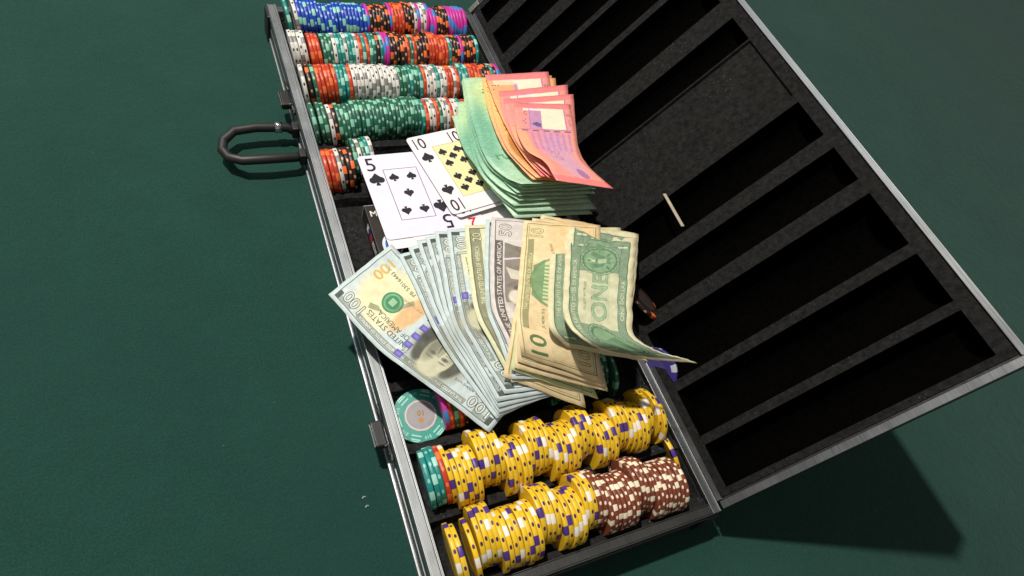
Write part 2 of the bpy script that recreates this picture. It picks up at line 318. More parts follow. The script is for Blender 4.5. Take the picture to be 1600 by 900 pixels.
def green_note():
    c = Canvas(140, 66, 5, (172, 208, 176)); c.ell(24, 48, 34, 22, (196, 214, 150), .85, soft=.6); c.ell(80, 40, 50, 30, (146, 196, 166), .7, soft=.6); c.ell(70, 60, 50, 10, (104, 166, 136), .7, soft=.5)
    c.weave(15, .9, 22)
    for k, (x, y) in enumerate([(16, 52), (18, 50), (20, 52.5), (24, 49), (20, 46)]): c.ell(x, y, .8, .8, (60, 74, 56), .9)
    for k in range(18): c.rect(30+k*1.5, 48, 30.5+k*1.5, 49, (70, 110, 80), .7)
    c.text('5', 100, 52, 12, (84, 140, 108), 0, 1.2, .7); c.rect(60, 20, 84, 44, (110, 170, 150), .5); c.rect(8, 4, 132, 5, (96, 150, 110), .6); c.fibres(4, 13); return c
def heartish(c, x, y, h, col, flip=1, tall=1.):   # a spade pip, flip=-1 upside down
    k = h/2*flip
    c.poly([(x, y+k), (x+.47*h, y-.12*k), (x+.3*h, y-.42*k), (x, y-.2*k), (x-.3*h, y-.42*k), (x-.47*h, y-.12*k)], col)
    c.ell(x-.235*h, y-.14*k, .235*h, .24*h, col); c.ell(x+.235*h, y-.14*k, .235*h, .24*h, col)
    c.poly([(x, y-.05*k), (x+.15*h, y-1.0*k), (x-.15*h, y-1.0*k)], col)
def card(kind):
    c = Canvas(63, 88, 8, (229, 222, 241) if kind == '5' else (236, 227, 231)); K = (44, 44, 50)
    if kind == '5':
        c.frame(17, 17, 46, 71, .5, (60, 60, 84), 1.)
        for x, y, f in ((24, 62, 1), (39, 62, 1), (31.5, 44, -1), (24, 26, -1), (39, 26, -1)): heartish(c, x, y, 8.8, K, f)
        c.text('5', 8.5, 77.5, 14, K, 0, .95, 1., .1); heartish(c, 9.5, 61.5, 13.5, K, 1); c.text('5', 54, 10.5, 14, K, math.pi, .95, 1., .1); heartish(c, 53.5, 26.5, 13.5, K, -1)
    elif kind == '10':
        c.rect(18, 14.5, 45, 73, (230, 222, 168), 1.); c.frame(18, 14.5, 45, 73, .3, (150, 140, 110), .9)
        for x in (24.3, 38.7):
            for y in (65, 52): heartish(c, x, y, 8.2, K, 1)
            for y in (36, 23): heartish(c, x, y, 8.2, K, -1)
        heartish(c, 31.5, 59, 8.2, K, 1); heartish(c, 31.5, 29.5, 8.2, K, -1)
        for x, y, r in ((9, 79, 0), (43, 79, 0), (9, 8.5, math.pi), (54, 8.5, math.pi)):
            c.text('1', x+(-4 if r == 0 else 4), y, 12, K, r, .5, 1., .1); c.text('0', x+(2.4 if r == 0 else -2.4), y, 12, K, r, .8, 1., .1)
        for x, y, f in ((9, 63, 1), (47, 64, 1), (9, 25, -1), (54, 25, -1)): heartish(c, x, y, 11.5, K, f)
    else:
        R = (206, 50, 50)
        for x, y, r in ((9, 78, 0), (54, 10, math.pi)): c.text('2', x, y, 11.5, R, r, .95, 1., .15)
    c.fibres(1.5, 4); return c

# ---------------------------------------------------------------- materials
def foam_mat(name, c, lint=.5):
    t = NT(name).set(.95, 0, .12 if c[0] > .01 else .02); n = t.noise(220, 6, rough=.7); n2 = t.noise(22, 3)
    base = t.mix(t.ramp(n, .35, .7), tuple(x*.45 for x in c)+(1,), tuple(x*1.5 for x in c)+(1,))
    v = t.node('ShaderNodeTexVoronoi'); co = t.node('ShaderNodeTexCoord'); t.link(co.outputs['Object'], v.inputs[0]); v.inputs['Scale'].default_value = 330; v.inputs['Randomness'].default_value = 1
    sp = t.math('MULTIPLY', t.math('LESS_THAN', v.outputs['Distance'], .16), t.ramp(n2, .52, .66)); t.col(t.mix(t.math('MULTIPLY', sp, lint), base, (.35, .34, .32, 1)))
    t.bump(t.math('ADD', n, t.math('MULTIPLY', t.noise(34, 4, rough=.6), 3.)), .9, .0014); return t.m
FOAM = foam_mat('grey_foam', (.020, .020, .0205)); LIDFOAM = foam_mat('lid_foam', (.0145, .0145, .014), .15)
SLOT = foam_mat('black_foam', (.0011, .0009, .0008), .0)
def metal(name, c, rough, aniso=0.):
    t = NT(name).set(rough, 1.); tc = t.node('ShaderNodeTexCoord'); mp = t.node('ShaderNodeMapping'); mp.inputs['Scale'].default_value = (1, .015, 1); t.link(tc.outputs['Object'], mp.inputs[0])
    x = t.node('ShaderNodeTexNoise'); x.inputs['Scale'].default_value = 1400; x.inputs['Detail'].default_value = 4; t.link(mp.outputs[0], x.inputs['Vector']); st = x.outputs['Fac']; n = t.noise(35, 5, rough=.65)
    c1 = t.mix(t.ramp(st, .3, .7), tuple(x*.86 for x in c)+(1,), c+(1,)); t.col(t.mix(t.ramp(n, .55, .75, 0, .35), c1, tuple(x*.6 for x in c)+(1,)))
    t.link(t.math('ADD', t.ramp(n, .4, .7, rough*.9, rough*1.15), t.ramp(st, .3, .7, -.03, .04)), t.b.inputs['Roughness']); t.bump(st, .15, .0002); return t.m
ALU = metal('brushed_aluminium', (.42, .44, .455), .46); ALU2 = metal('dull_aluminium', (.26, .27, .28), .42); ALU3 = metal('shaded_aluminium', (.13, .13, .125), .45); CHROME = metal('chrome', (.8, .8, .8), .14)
def plastic(name, c, rough, bumps=0.):
    t = NT(name).set(rough, 0, .5); n = t.noise(150, 4); t.col(t.mix(t.ramp(n, .3, .7), tuple(x*.8 for x in c)+(1,), tuple(min(1, x*1.15) for x in c)+(1,)))
    if bumps: t.bump(n, bumps, .0008)
    return t.m
BLK = plastic('black_plastic', (.014, .014, .013), .5, .1); BLKR = plastic('rough_black_panel', (.012, .012, .012), .5, .6)
t = NT('green_felt').set(.95, 0, .15); n = t.noise(14, 7, rough=.72); n2 = t.noise(700, 4, rough=.7); n3 = t.noise(3.2, 4); n4 = t.noise(130, 5, rough=.7)
a = t.mix(t.ramp(n, .32, .70), (.0055, .034, .026, 1), (.011, .051, .038, 1)); a = t.mix(t.ramp(n4, .35, .72, 0, .55), a, (.007, .036, .030, 1)); a = t.mix(t.ramp(n2, .35, .72, 0, .55), a, (.026, .084, .066, 1)); t.col(t.mix(t.ramp(n3, .42, .68, 0, .4), a, (.010, .042, .036, 1)))
vo = t.node('ShaderNodeTexVoronoi'); co = t.node('ShaderNodeTexCoord'); t.link(co.outputs['Object'], vo.inputs[0]); vo.inputs['Scale'].default_value = 60
fl = t.math('MULTIPLY', t.math('LESS_THAN', vo.outputs['Distance'], .035), t.ramp(n4, .56, .6)); 
for l_ in list(t.t.links):
    if l_.to_socket == t.b.inputs['Base Color']: src_ = l_.from_socket
t.col(t.mix(t.math('MULTIPLY', fl, .6), src_, (.22, .26, .24, 1)))
t.b.inputs['Sheen Weight'].default_value = .2; t.b.inputs['Sheen Roughness'].default_value = .4; t.bump(t.math('ADD', n2, t.math('MULTIPLY', n4, 1.5)), .8, .0009); FELT = t.m

# ---------------------------------------------------------------- table
ZF = -33.0
bm_v = []; bm_f = []; N = 40
for j in range(N+1):
    for i in range(N+1): bm_v.append((-1400+i*90+0., -1100+j*100+0., ZF))
for j in range(N):
    for i in range(N): q = j*(N+1)+i; bm_f.append([q, q+1, q+N+2, q+N+1])
tag(mesh_obj('ground', bm_v, bm_f, FELT), 'dark green felt of the poker table', None, None, 'structure')
for i, (px, py) in enumerate([(566, 779), (571, 793), (480, 640)]):
    p = at(px, py, ZF); V, F = tube_geo([(0, 0, .3), (1.2, .8, .9), (2.2, .4, .4)], .45, 6)
    if i < 2: tag(mesh_obj('lint_fleck', V, F, plastic('lint', (.4, .42, .42), .9), loc=p), ['small pale lint fleck on the green felt', 'lower of two pale lint flecks on the green felt'][i], 'lint')

# ---------------------------------------------------------------- case base
ROWY = [408-46.95*k for k in range(12)]
YF, YB, XL, XR = -134., 430., -2.5, 199.
case = empty('chip_case', (95, 150, ZF)); tag(case, 'long open chip case with silver rim and black foam rows', 'chip case')
o0 = (-95, -150, -ZF)
def C(name, V, F, m, parent=case, **k):
    l = (0, 0, 0) if parent is not case else o0
    return mesh_obj(name, V, F, m, parent, loc=l, **k)
def CB(name, dims, m, parent=case, bev=.4): v, f = box_geo(*dims, bev=bev); return C(name, v, f, m, parent)
# foam insert: section in Y-Z swept along X
prof = [(YB, -31.), (YB, -4.)]
PKT = (97., 192.)     # the middle compartment for cards
for k, y in enumerate(ROWY):
    if k in (5, 6):
        if k == 5: prof += [(189., -5.), (186., -6.5), (183, -14), (104, -15.), (101, -6.5), (98., -5.)]
        continue
    for a in np.linspace(math.radians(11), math.radians(169), 15): prof.append((y+20.6*math.cos(a), -20.6*math.sin(a)+.0))
prof += [(YF, -4.), (YF, -31.)]
xs = [XL, -1.2, 1.0, 4., 8, 14, 30, 60, 100, 150, 186, 192, 196, 198., XR]
V = []; F = []
for xi, x in enumerate(xs):
    for (y, z) in prof:
        zz = z
        if z > -30.5 and (xi < 2 or xi > len(xs)-3): zz = max(z, -6.+0*z) if z > -30.5 else z
        elif z > -30.5 and xi in (2,): zz = max(z, -13.)
        bump = 1.1*math.sin(x*.9+y*.35)*math.sin(y*.21) if -9 < z and z > -30.5 and 1 < xi < len(xs)-2 else 0
        V.append((x, y, zz+bump))
n = len(prof)
for i in range(len(xs)-1):
    for j in range(n-1): F.append([i*n+j, i*n+j+1, (i+1)*n+j+1, (i+1)*n+j])
F.append(list(range(n))); F.append([(len(xs)-1)*n+j for j in range(n)][::-1])
C('foam_insert', V, F, FOAM, smooth=False)
# walls (black core) and aluminium profiles
CB('side_panel', (-8.2, -3.2, YF-6, YB+5, -31, -2.2), BLKR); CB('side_panel', (199.6, 204.6, YF-6, YB+5, -31, -3.4), BLKR)
CB('end_panel', (-3, 199.4, YF-6.2, YF-.6, -31.5, -3), BLKR); CB('end_panel', (-3, 199.4, YB+.4, YB+5, -31.5, -4), BLKR)
CB('base_plate', (-7, 203, YF-5, YB+4, -32.6, -31.6), BLKR)
def rail(name, y0, y1):
    g = [box_geo(-9.4, -3.8, y0, y1, -2.0, -.6, .25), box_geo(-10.4, -9.5, y0, y1, -6, 0.35, .3), box_geo(-3.7, -2.9, y0, y1, -3, .45, .3), box_geo(-2.8, -1.9, y0, y1, -4.0, -.3, .25)]
    r = C(name, *geo_join(g), ALU); return r
rail('rim', YF-7, YB+6)
g = [box_geo(-9.6, -8.4, YF-6.8, YB+5.8, -14.5, -6.3, .2), box_geo(-9.2, -8.4, YF-6.8, YB+5.8, -16.5, -14.7, .1), box_geo(-9.8, -8.4, YF-6.8, YB+5.8, -27.6, -16.7, .2)]
C('side_trim', *geo_join(g), ALU2); CB('bottom_trim', (-11.0, -8.4, YF-6.8, YB+5.8, -32.4, -27.8), ALU, bev=.6)
C('rim', *geo_join([box_geo(199.3, 205.8, YF-7, YB+6, -3.2, -1.2, .3), box_geo(205.0, 206.2, YF-7, YB+6, -9, -.2, .3), box_geo(199, 199.9, YF-7, YB+6, -3.3, -.5, .2)]), ALU2)
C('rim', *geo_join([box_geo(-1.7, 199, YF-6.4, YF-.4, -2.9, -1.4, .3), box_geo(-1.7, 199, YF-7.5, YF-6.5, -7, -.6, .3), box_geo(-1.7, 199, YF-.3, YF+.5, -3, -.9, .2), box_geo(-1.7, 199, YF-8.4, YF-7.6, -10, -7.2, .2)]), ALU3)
C('rim', *geo_join([box_geo(-1.7, 199, YB-.2, YB+5, -4.9, -3.4, .3), box_geo(-1.7, 199, YB+5.1, YB+6, -9, -3.0, .3)]), ALU2)
C('side_trim', *geo_join([box_geo(-9, 206, YF-7.6, YF-6.9, -31, -27, .2)]), BLK)
for (x0, x1, y0, y1) in ((-13.2, -1, YF-9.6, YF+16), (196, 208, YF-9.6, YF+8), (-12.4, 0, YB-10, YB+9)):
    c_ = CB('corner_cap', (x0, x1, y0, y1, -33, -3.2 if x0 < 0 else -7), BLKR, bev=1.5)
# latches on the left side
def latch(y, name='latch'):
    l = CB(name, (-19.5, -11.4, y-9.5, y+9.5, -15., -8.2), BLK, bev=1.2)
    v, f = box_geo(-20.6, -19.6, y-9, y+8, -14.5, -9, .3); C('chrome_strip', v, f, CHROME, l)
    for s in (-1, 1):
        C('latch_spring', *geo_join([tube_geo([(-11, y+s*9.8, -9), (-11.6, y+s*13, -8), (-10.8, y+s*17, -8.6), (-11.4, y+s*21, -9)], 1.3, 8), box_geo(-12.6, -10.2, y+s*14-3, y+s*14+3, -11, -8, .5)]), BLK, l)
    v, f = tube_geo([(-13.5, y-9.7, -8.4), (-13.5, y-9.7, -7.5), (-12.0, y-9.9, -7.1)], .6, 6); C('rivet', v, f, CHROME, l)
latch(-20); latch(312)
# carrying handle folded out on the left
v, f = tube_geo([(-12, 285, -20), (-17, 291, -26), (-25, 297, -29), (-36, 297, -28), (-46, 288, -27), (-50, 270, -27), (-51, 240, -27), (-50, 214, -27), (-47, 206, -27), (-40, 203, -27)], 4.4, 12)
h_ = C('handle', *tube_geo([(-11, 262, -21), (-24, 292, -17), (-36, 300, -16), (-52, 297, -16), (-64, 280, -17), (-70, 240, -18), (-70, 170, -18), (-64, 120, -18), (-52, 100, -18), (-36, 96, -20), (-24, 100, -20), (-11, 125, -21)][:0] or [(-11, 279, -20), (-20, 283, -17), (-46, 283, -16), (-64, 281, -17), (-74, 272, -19), (-76, 262, -20), (-72, 252, -19), (-62, 246, -17), (-44, 245, -16), (-20, 246, -17), (-11, 250, -20)], 4.2, 12), BLK, smooth=True)
C('ferrule', *tube_geo([(-24, 283, -16.9), (-30, 283, -16.6)], 5.0, 12), CHROME, h_, smooth=True)

for y in (281, 248): CB('handle_bracket', (-15.5, -9.9, y-5, y+5, -25, -13), BLK, bev=1.)
# ---------------------------------------------------------------- lid (hinged at the right side, leaning back)
TH = math.radians(56.5); lid = bpy.data.objects.new('lid', None); COL.objects.link(lid); lid.parent = case
lid.matrix_local = Matrix.Translation(Vector(((207-95)*S, (0-150)*S, (2-ZF)*S))) @ Matrix.Rotation(-TH, 4, 'Y')
# local frame of the lid: x away from the hinge along the lid, y as the case, z towards its inside
LT = 214.
SL = [(401, 424), (350, 383), (304, 334.5), (263, 297), (216, 256), (169, 196), (60, 95), (16, 47), (-42, 3), (-88, -50), (-128, -95)]
prof = [(429., -27.), (429., 0.)]
for (a, b) in SL[:6]:
    c, r = (a+b)/2, (b-a)/2
    prof += [(b, 0.)]+[(c+r*math.cos(q), -1.0-r*1.05*math.sin(q)) for q in np.linspace(.12, math.pi-.12, 11)]+[(a, 0.)]
prof += [(167.5, 0), (166.5, -2.6), (103.5, -2.6), (102.5, 0)]
for (a, b) in SL[6:]:
    c, r = (a+b)/2, (b-a)/2
    prof += [(b, 0.)]+[(c+r*math.cos(q), -1.0-r*1.05*math.sin(q)) for q in np.linspace(.12, math.pi-.12, 11)]+[(a, 0.)]
prof += [(-133., 0.), (-133., -27.)]
xs = [2, 9.0, 9.2, 200., 200.2, 210.]; V = []; F = []; mi = []
for xi, x in enumerate(xs):
    for (y, z) in prof:
        V.append((x, y, 0. if (xi in (0, 1, 4, 5) and z > -26) else z))
n = len(prof)
for i in range(len(xs)-1):
    for j in range(n-1):
        F.append([i*n+j, i*n+j+1, (i+1)*n+j+1, (i+1)*n+j])
        z0, z1 = prof[j][1], prof[j+1][1]
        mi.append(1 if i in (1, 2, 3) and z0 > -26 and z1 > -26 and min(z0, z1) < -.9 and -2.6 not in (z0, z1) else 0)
F.append(list(range(n))); F.append([(len(xs)-1)*n+j for j in range(n)][::-1]); mi += [0, 0]
def LD(name, V, F, m, **k): return mesh_obj(name, V, F, m, lid, **k)
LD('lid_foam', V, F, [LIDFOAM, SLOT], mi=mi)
V, F = geo_join([box_geo(-1, 213.5, -139, 435.5, -31, -28), box_geo(-1, 1.6, -139, 435.5, -27.8, -2), box_geo(210.4, 213.5, -139, 435.5, -27.8, -.5), box_geo(1.8, 210.2, -139, -133.4, -27.8, -.5), box_geo(1.8, 210.2, 429.4, 435.5, -27.8, -.5)])
LD('lid_shell', V, F, BLKR)
V, F = geo_join([box_geo(0, 214, -140.5, -135, -.3, 1.2, .3), box_geo(12, 214, 430.8, 433.2, -.3, .8, .25), box_geo(12, 214, 434, 436.6, -6, 1.0, .3), box_geo(210.8, 215, -134.8, 430.5, -.3, 1.2, .3)])
LD('lid_rim', V, F, ALU2); LD('lid_corner', *box_geo(-3, 11.5, 430.6, 437.5, -8, 1.6, .6), metal('worn_steel', (.42, .42, .4), .5))
LD('hinge_strip', *box_geo(-2.2, 1.8, -134, 428, -1.8, -.6, .2), ALU2)
for y in (395, 300, 0, -100): LD('hinge', *geo_join([box_geo(-7, 0, y-9, y+9, -6, -4.4, .3), tube_geo([(-4, y-9, -3.4), (-4, y+9, -3.4)], 1.2, 8)]), BLK)

# ---------------------------------------------------------------- poker chips
CC = {  # body, big spots (two kinds), small ovals
 'yellow': ((.83, .53, .022), (.84, .78, .68), (.07, .03, .22), (.055, .02, .07)),
 'brown': ((.21, .052, .028), (.84, .74, .54), (.84, .74, .54), (.84, .74, .54)),
 'teal': ((.012, .24, .21), (.34, .66, .56), (.34, .66, .56), (.22, .55, .5)),
 'red': ((.55, .050, .018), (.85, .17, .04), (.85, .17, .04), (.75, .20, .09)),
 'black': ((.022, .012, .010), (.85, .16, .035), (.85, .16, .035), (.66, .32, .2)),
 'blue': ((.010, .055, .42), (.24, .62, .48), (.24, .62, .48), (.28, .5, .75)),
 'magenta': ((.58, .035, .33), (.06, .22, .6), (.06, .22, .6), (.58, .035, .33)),
 'green': ((.022, .13, .080), (.22, .55, .38), (.22, .55, .38), (.30, .55, .42)),
 'white': ((.76, .73, .68), (.22, .22, .21), (.22, .22, .21), (.05, .05, .05)),
 'purple': ((.05, .035, .22), (.5, .55, .6), (.5, .55, .6), (.5, .55, .6)),
}
SPOTW = {k: 'white and purple' for k in ('yellow',)}; SPOTW.update(brown='cream', teal='pale mint', red='orange', black='orange', blue='mint', magenta='blue', green='mint', white='grey', purple='white')
def chip_mats(k):
    body, s1, s2, ov = [tuple(x)+(1,) for x in CC[k]]
    t = NT(k+'_clay_spots').set(.42, 0, .45); uv = t.node('ShaderNodeUVMap'); sp = t.node('ShaderNodeSeparateXYZ'); t.link(uv.outputs[0], sp.inputs[0])
    NS = 6. if k == 'brown' else 4.; u6 = t.math('MULTIPLY', sp.outputs[0], NS); x = t.math('SUBTRACT', t.math('FRACT', u6), .5); ax = t.math('ABSOLUTE', x)
    rect = t.math('LESS_THAN', ax, .16 if k == 'magenta' else (.10 if k == 'brown' else .105)); alt = t.math('GREATER_THAN', t.math('MODULO', t.math('FLOOR', u6), 2.), .5)
    e = t.math('ADD', t.math('POWER', t.math('MULTIPLY', t.math('SUBTRACT', ax, .333), 1/(.062 if k == 'brown' else .048)), 2.), t.math('POWER', t.math('MULTIPLY', t.math('SUBTRACT', sp.outputs[1], .5), 1/.27), 2.))
    oval = t.math('LESS_THAN', e, 1.)
    oi = t.node('ShaderNodeObjectInfo'); nz = t.noise(45, 3)
    b = t.mix(t.ramp(nz, .35, .7, 0, .25), body, tuple(x*.7 for x in body[:3])+(1,)); b = t.mix(t.ramp(oi.outputs['Random'], 0, 1, 0, .28), b, tuple(x*.72 for x in body[:3])+(1,))
    c = t.mix(rect, b, t.mix(alt, s1, s2)); c = t.mix(oval, c, ov); c = t.mix(t.ramp(t.noise(160, 5), .56, .8, 0, .35), c, (.10, .08, .06, 1)); t.col(c)
    t.bump(t.noise(300, 3), .12, .0004)
    p = NT(k+'_clay').set(.5, 0, .4); p.col(p.mix(p.ramp(p.noise(40, 3), .3, .7), body, tuple(x*.75 for x in body[:3])+(1,)))
    return t.m, p.m
LABEL = plastic('printed_label', (.48, .46, .45), .5)
LABELS = {k: plastic(k+'_label', tuple(.75*v+.02 for v in CC[k][0]), .5) for k in CC}
def chip_geo(k=None, N=56, R=19.5, h=1.65):
    pr = [(11.2, -h+.12, 2), (11.5, -h, 1), (15.6, -h, 0), (R-.3, -h, 0), (R, -h+.3, 0), (R, h-.3, 0), (R-.3, h, 0), (15.6, h, 1), (11.5, h, 2), (11.2, h-.12, 2)]
    vv = [0, 0, 0.0, 0.0, .08, .92, 1., 1., 1., 1.]
    V = []; F = []; mi = []; uv = []; sm = []
    for i in range(N):
        a = 2*math.pi*i/N
        for r, z, _ in pr: V.append((r*math.cos(a), r*math.sin(a), z))
    m = len(pr); mats = [2, 1, 0, 0, 0, 0, 0, 1, 2]
    for i in range(N):
        j = (i+1) % N
        for q in range(m-1):
            F.append([i*m+q, j*m+q, j*m+q+1, i*m+q+1]); mi.append(mats[q]); u0, u1 = i/N, (i+1)/N
            uv += [(u0, vv[q]), (u1, vv[q]), (u1, vv[q+1]), (u0, vv[q+1])]; sm.append(q in (3, 4, 5))
    F.append([i*m for i in range(N)][::-1]); F.append([i*m+m-1 for i in range(N)]); mi += [2, 2]; sm += [False]*2
    uv += [(.5, 0)]*(2*N); return V, F, mi, uv, sm
CHIP = {}; GEO = chip_geo()
def chip_mesh(k):
    if k not in CHIP:
        V, F, mi, uv, sm = GEO; o = mesh_obj('poker_chip', V, F, list(chip_mats(k))+[LABELS[k]], mi=mi, uvs=uv); o.data.polygons.foreach_set('use_smooth', sm)
        CHIP[k] = o.data; bpy.data.objects.remove(o)
    return CHIP[k]
def chip(k, x, y, z, rz=0., ry=0., spin=None, axis=None):
    o = bpy.data.objects.new('poker_chip', chip_mesh(k)); COL.objects.link(o)
    spin = RS.uniform(0, 6.28) if spin is None else spin
    if axis is None: R = Matrix.Rotation(rz, 4, 'Z') @ Matrix.Rotation(math.pi/2+ry, 4, 'Y') @ Matrix.Rotation(spin, 4, 'Z')
    else: R = Vector(axis).to_track_quat('Z', 'Y').to_matrix().to_4x4() @ Matrix.Rotation(spin, 4, 'Z')
    o.matrix_basis = Matrix.Translation(Vector((x*S, y*S, z*S))) @ R
    return o
ROWNAME = ['rearmost row', 'second row from back', 'third row from back', 'fourth row from back', 'fifth row from back', '', '', '', '', 'third row from front', 'second row from front', 'front row']
ORD = ['first', 'second', 'third', 'fourth', 'fifth', 'sixth', 'seventh']
def chip_row(k, seq, x0=1.6, dy=0., clusters=None, pitch=3.36, lean=0.0):
    """seq: (colour, count) or a number = gap in mm; clusters: [(chips, dy, dz)] repeated"""
    x = x0-9*lean; runs = []; cl = list(clusters or [(9, 0, 0)]); ci = 0; left = cl[0][0]; prev = None; i = 0
    for it in seq:
        if isinstance(it, (int, float)): x += it; continue
        col, n = it[:2]; run = []
        for q in range(n):
            if left == 0: ci = (ci+1) % len(cl); left = cl[ci][0]
            left -= 1; _, cy, cz = cl[ci]
            ln = lean*max(0, 1-i/22.)
            o = chip(col, x+1.65, ROWY[k]+dy+cy+RS.normal(0, .55), cz+RS.normal(0, .25)+.0, RS.normal(0, .012), ln+RS.normal(0, .008)); run.append(o)
            x += pitch+abs(RS.normal(0, .05)); i += 1
        runs.append([col, run])
    seen = {}
    for r, (col, run) in enumerate(runs):
        pv = runs[r-1][0] if r else None; nx = runs[r+1][0] if r+1 < len(runs) else None
        key = (col, pv, nx, len(run) == 1); seen.setdefault(key, []).append(r)
    for key, rs in seen.items():
        col, pv, nx, one = key
        for w, r in enumerate(rs):
            run = runs[r][1]; n = len(run)
            head = ('single ' if one else '')+col+' chip'
            where = f'at the left end, {ROWNAME[k]}' if pv is None else f'at the right end, {ROWNAME[k]}' if nx is None else f'between {pv} and {nx}, {ROWNAME[k]}'
            if len(rs) > 1: where = f'{where}, {ORD[w]} spot'
            for q, o in enumerate(run):
                h = head
                if 2 <= n <= 4: h = f'{ORD[q]} of {["two","three","four"][n-2]} {col} chips'
                if n >= 6: h = f'{col} chip, '+('left third' if q < n/3 else 'middle third' if q < 2*n/3 else 'right third')+' of the run'
                lb = f'{h} {where}'; tag(o, lb, 'poker chip', f'{col} poker chips in the {ROWNAME[k]}')
    return x
T = [('teal', 1), 4., ('white', 1), ('blue', 19), ('magenta', 1), ('black', 6), ('magenta', 1), ('red', 4), ('black', 3), ('white', 1), ('magenta', 1), ('white', 2), ('magenta', 3), ('black', 4), ('magenta', 6)]
chip_row(0, T, 1.5, pitch=3.30, clusters=[(8, 2.5, 1), (4, -2, -.5), (7, 0, 0), (9, -1.5, 0), (5, 1.5, .5)], lean=-.20)
T = [('white', 4), 2.5, ('red', 3), 1., ('green', 3), ('white', 1), ('teal', 2), ('white', 1), ('teal', 2), ('white', 1), ('red', 1), ('teal', 1), ('red', 1), ('teal', 1), ('green', 1), ('black', 1), ('teal', 1), ('magenta', 2), ('black', 5), ('red', 1), ('green', 1), ('red', 1), ('black', 4), ('red', 6), ('teal', 1), ('black', 3), ('magenta', 1), ('black', 4), ('teal', 1)]
chip_row(1, T, -2.5, pitch=3.28, clusters=[(4, 2, 1), (9, -1, 0), (10, 0, 0), (6, 1.5, .5), (8, -1.5, 0)], lean=-.20)
T = [('white', 1), 1.5, ('black', 1), 1., ('green', 1), ('red', 5), ('teal', 3), ('red', 1), ('white', 7), .8, ('white', 5), ('green', 3), ('teal', 1), ('green', 2), ('teal', 1), ('red', 1), ('white', 3), ('teal', 1), ('white', 2), ('red', 2), ('white', 1), ('red', 1), ('teal', 3), ('red', 4), ('black', 3), ('teal', 1), ('black', 1), ('magenta', 1)]
chip_row(2, T, -2., clusters=[(12, 1.0, .5), (9, 1.5, .5), (7, -.5, 0), (8, 0, 0), (6, -1, 0)], lean=-.2)
T = [('green', 1), 2.2, ('green', 2), 1., ('white', 1), ('black', 1), ('green', 22), ('teal', 1), ('red', 1), ('white', 2), ('red', 1), ('green', 1), ('white', 2), ('red', 1), ('white', 2), ('teal', 1), ('red', 2)]
chip_row(3, T, -3., clusters=[(3, -1, 0), (6, -3, 0), (9, 1, 0), (9, 2.0, .5), (9, .5, 0)], lean=-.2)
T = [('red', 3), ('white', 1), ('black', 3), 1., ('green', 1), ('white', 1), ('green', 1), ('teal', 1), ('white', 1)]
xx = chip_row(4, T, -4., dy=-6, clusters=[(7, -3, -1), (12, 7, 0)], lean=-.2)
T = [('yellow', 0)]
ra = chip_row(10, [('teal', 3), ('red', 1), ('yellow', 46), 3.0, ('yellow', 2)], .6, dy=-2., clusters=[(5, 1.5, 1), (5, -2.5, 0), (5, 5.5, 3), (5, -3., 0), (5, 4., 3), (6, -2.5, .5), (4, 5, 3), (5, -3.5, 0), (4, 4., 3), (4, -1, 2), (3, 5.5, 3)], pitch=3.42, lean=-.2)
rb = chip_row(11, [('yellow', 2), 5.0, ('yellow', 1), .8, ('yellow', 24), ('brown', 21)], 3., dy=-1.5, clusters=[(3, -2.5, 0), (4, 4, 2.5), (8, -2.5, .5), (4, 5.5, 3), (5, -1.5, 1), (5, 5.5, 3), (7, -1.5, .5), (4, 4.5, 3), (5, -2., 0)], pitch=3.42, lean=-.2)
# third row from the front: a few chips by the hundred dollar note and dark ones in the shade of the notes
tl = chip_row(9, [('magenta', 1), ('red', 1), ('green', 1), ('red', 1), ('black', 1), 68., ('green', 15), ], 26., dy=2., clusters=[(5, 0, 0), (8, -1, 0), (6, 1, 0), (5, -6, 3)], lean=-.20)
# single chips lying about
p = at(1007, 472, 20)
def lidp(t, y, n): return (207+math.cos(TH)*t-math.sin(TH)*n, y, 2+math.sin(TH)*t+math.cos(TH)*n)
o = chip('black', *lidp(19, 30, 0), axis=(math.cos(TH), .10, math.sin(TH)), spin=.45); tag(o, 'black and orange poker chip standing alone in a lid foam groove', 'poker chip')
o = chip('purple', 209, -26, 0, axis=(-.86, -.2, .34), spin=.3); tag(o, 'purple poker chip with white spots leaning by the lid hinge', 'poker chip')
q_ = at(1040, 700, 2); o = chip('yellow', 192, -88, -13, rz=.05, ry=-.3); tag(o, 'lone yellow poker chip tilted against the right rim between the two front rows', 'poker chip')
# the teal chip lying on the foam, with its ring of print and label
TC = empty('poker_chip', (0, 0, 0)); tag(TC, 'teal poker chip lying face up with gold number 10 on grey label', 'poker chip')
c = Canvas(40, 40, 14, (20, 138, 124)); cx = cy = 20
LT_ = (176, 222, 206)
for k in range(6):
    a = math.radians(60*k+12); ca, sa = math.cos(a), math.sin(a)
    for r0, r1, w in ((14.2, 15.1, 3.4), (16.9, 17.8, 3.2)):
        c.poly([(cx+ca*r0-sa*w, cy+sa*r0+ca*w), (cx+ca*r1-sa*w, cy+sa*r1+ca*w), (cx+ca*r1+sa*w, cy+sa*r1-ca*w), (cx+ca*r0+sa*w, cy+sa*r0-ca*w)], LT_, .85)
    c.poly([(cx+ca*18.3-sa*2.6, cy+sa*18.3+ca*2.6), (cx+ca*20-sa*2.6, cy+sa*20+ca*2.6), (cx+ca*20+sa*2.6, cy+sa*20-ca*2.6), (cx+ca*18.3+sa*2.6, cy+sa*18.3-ca*2.6)], LT_, .9)
    b = a+math.radians(30); c.text('$10', cx+15.9*math.cos(b), cy+15.9*math.sin(b), 2.6, LT_, b-math.pi/2, 1., .9)
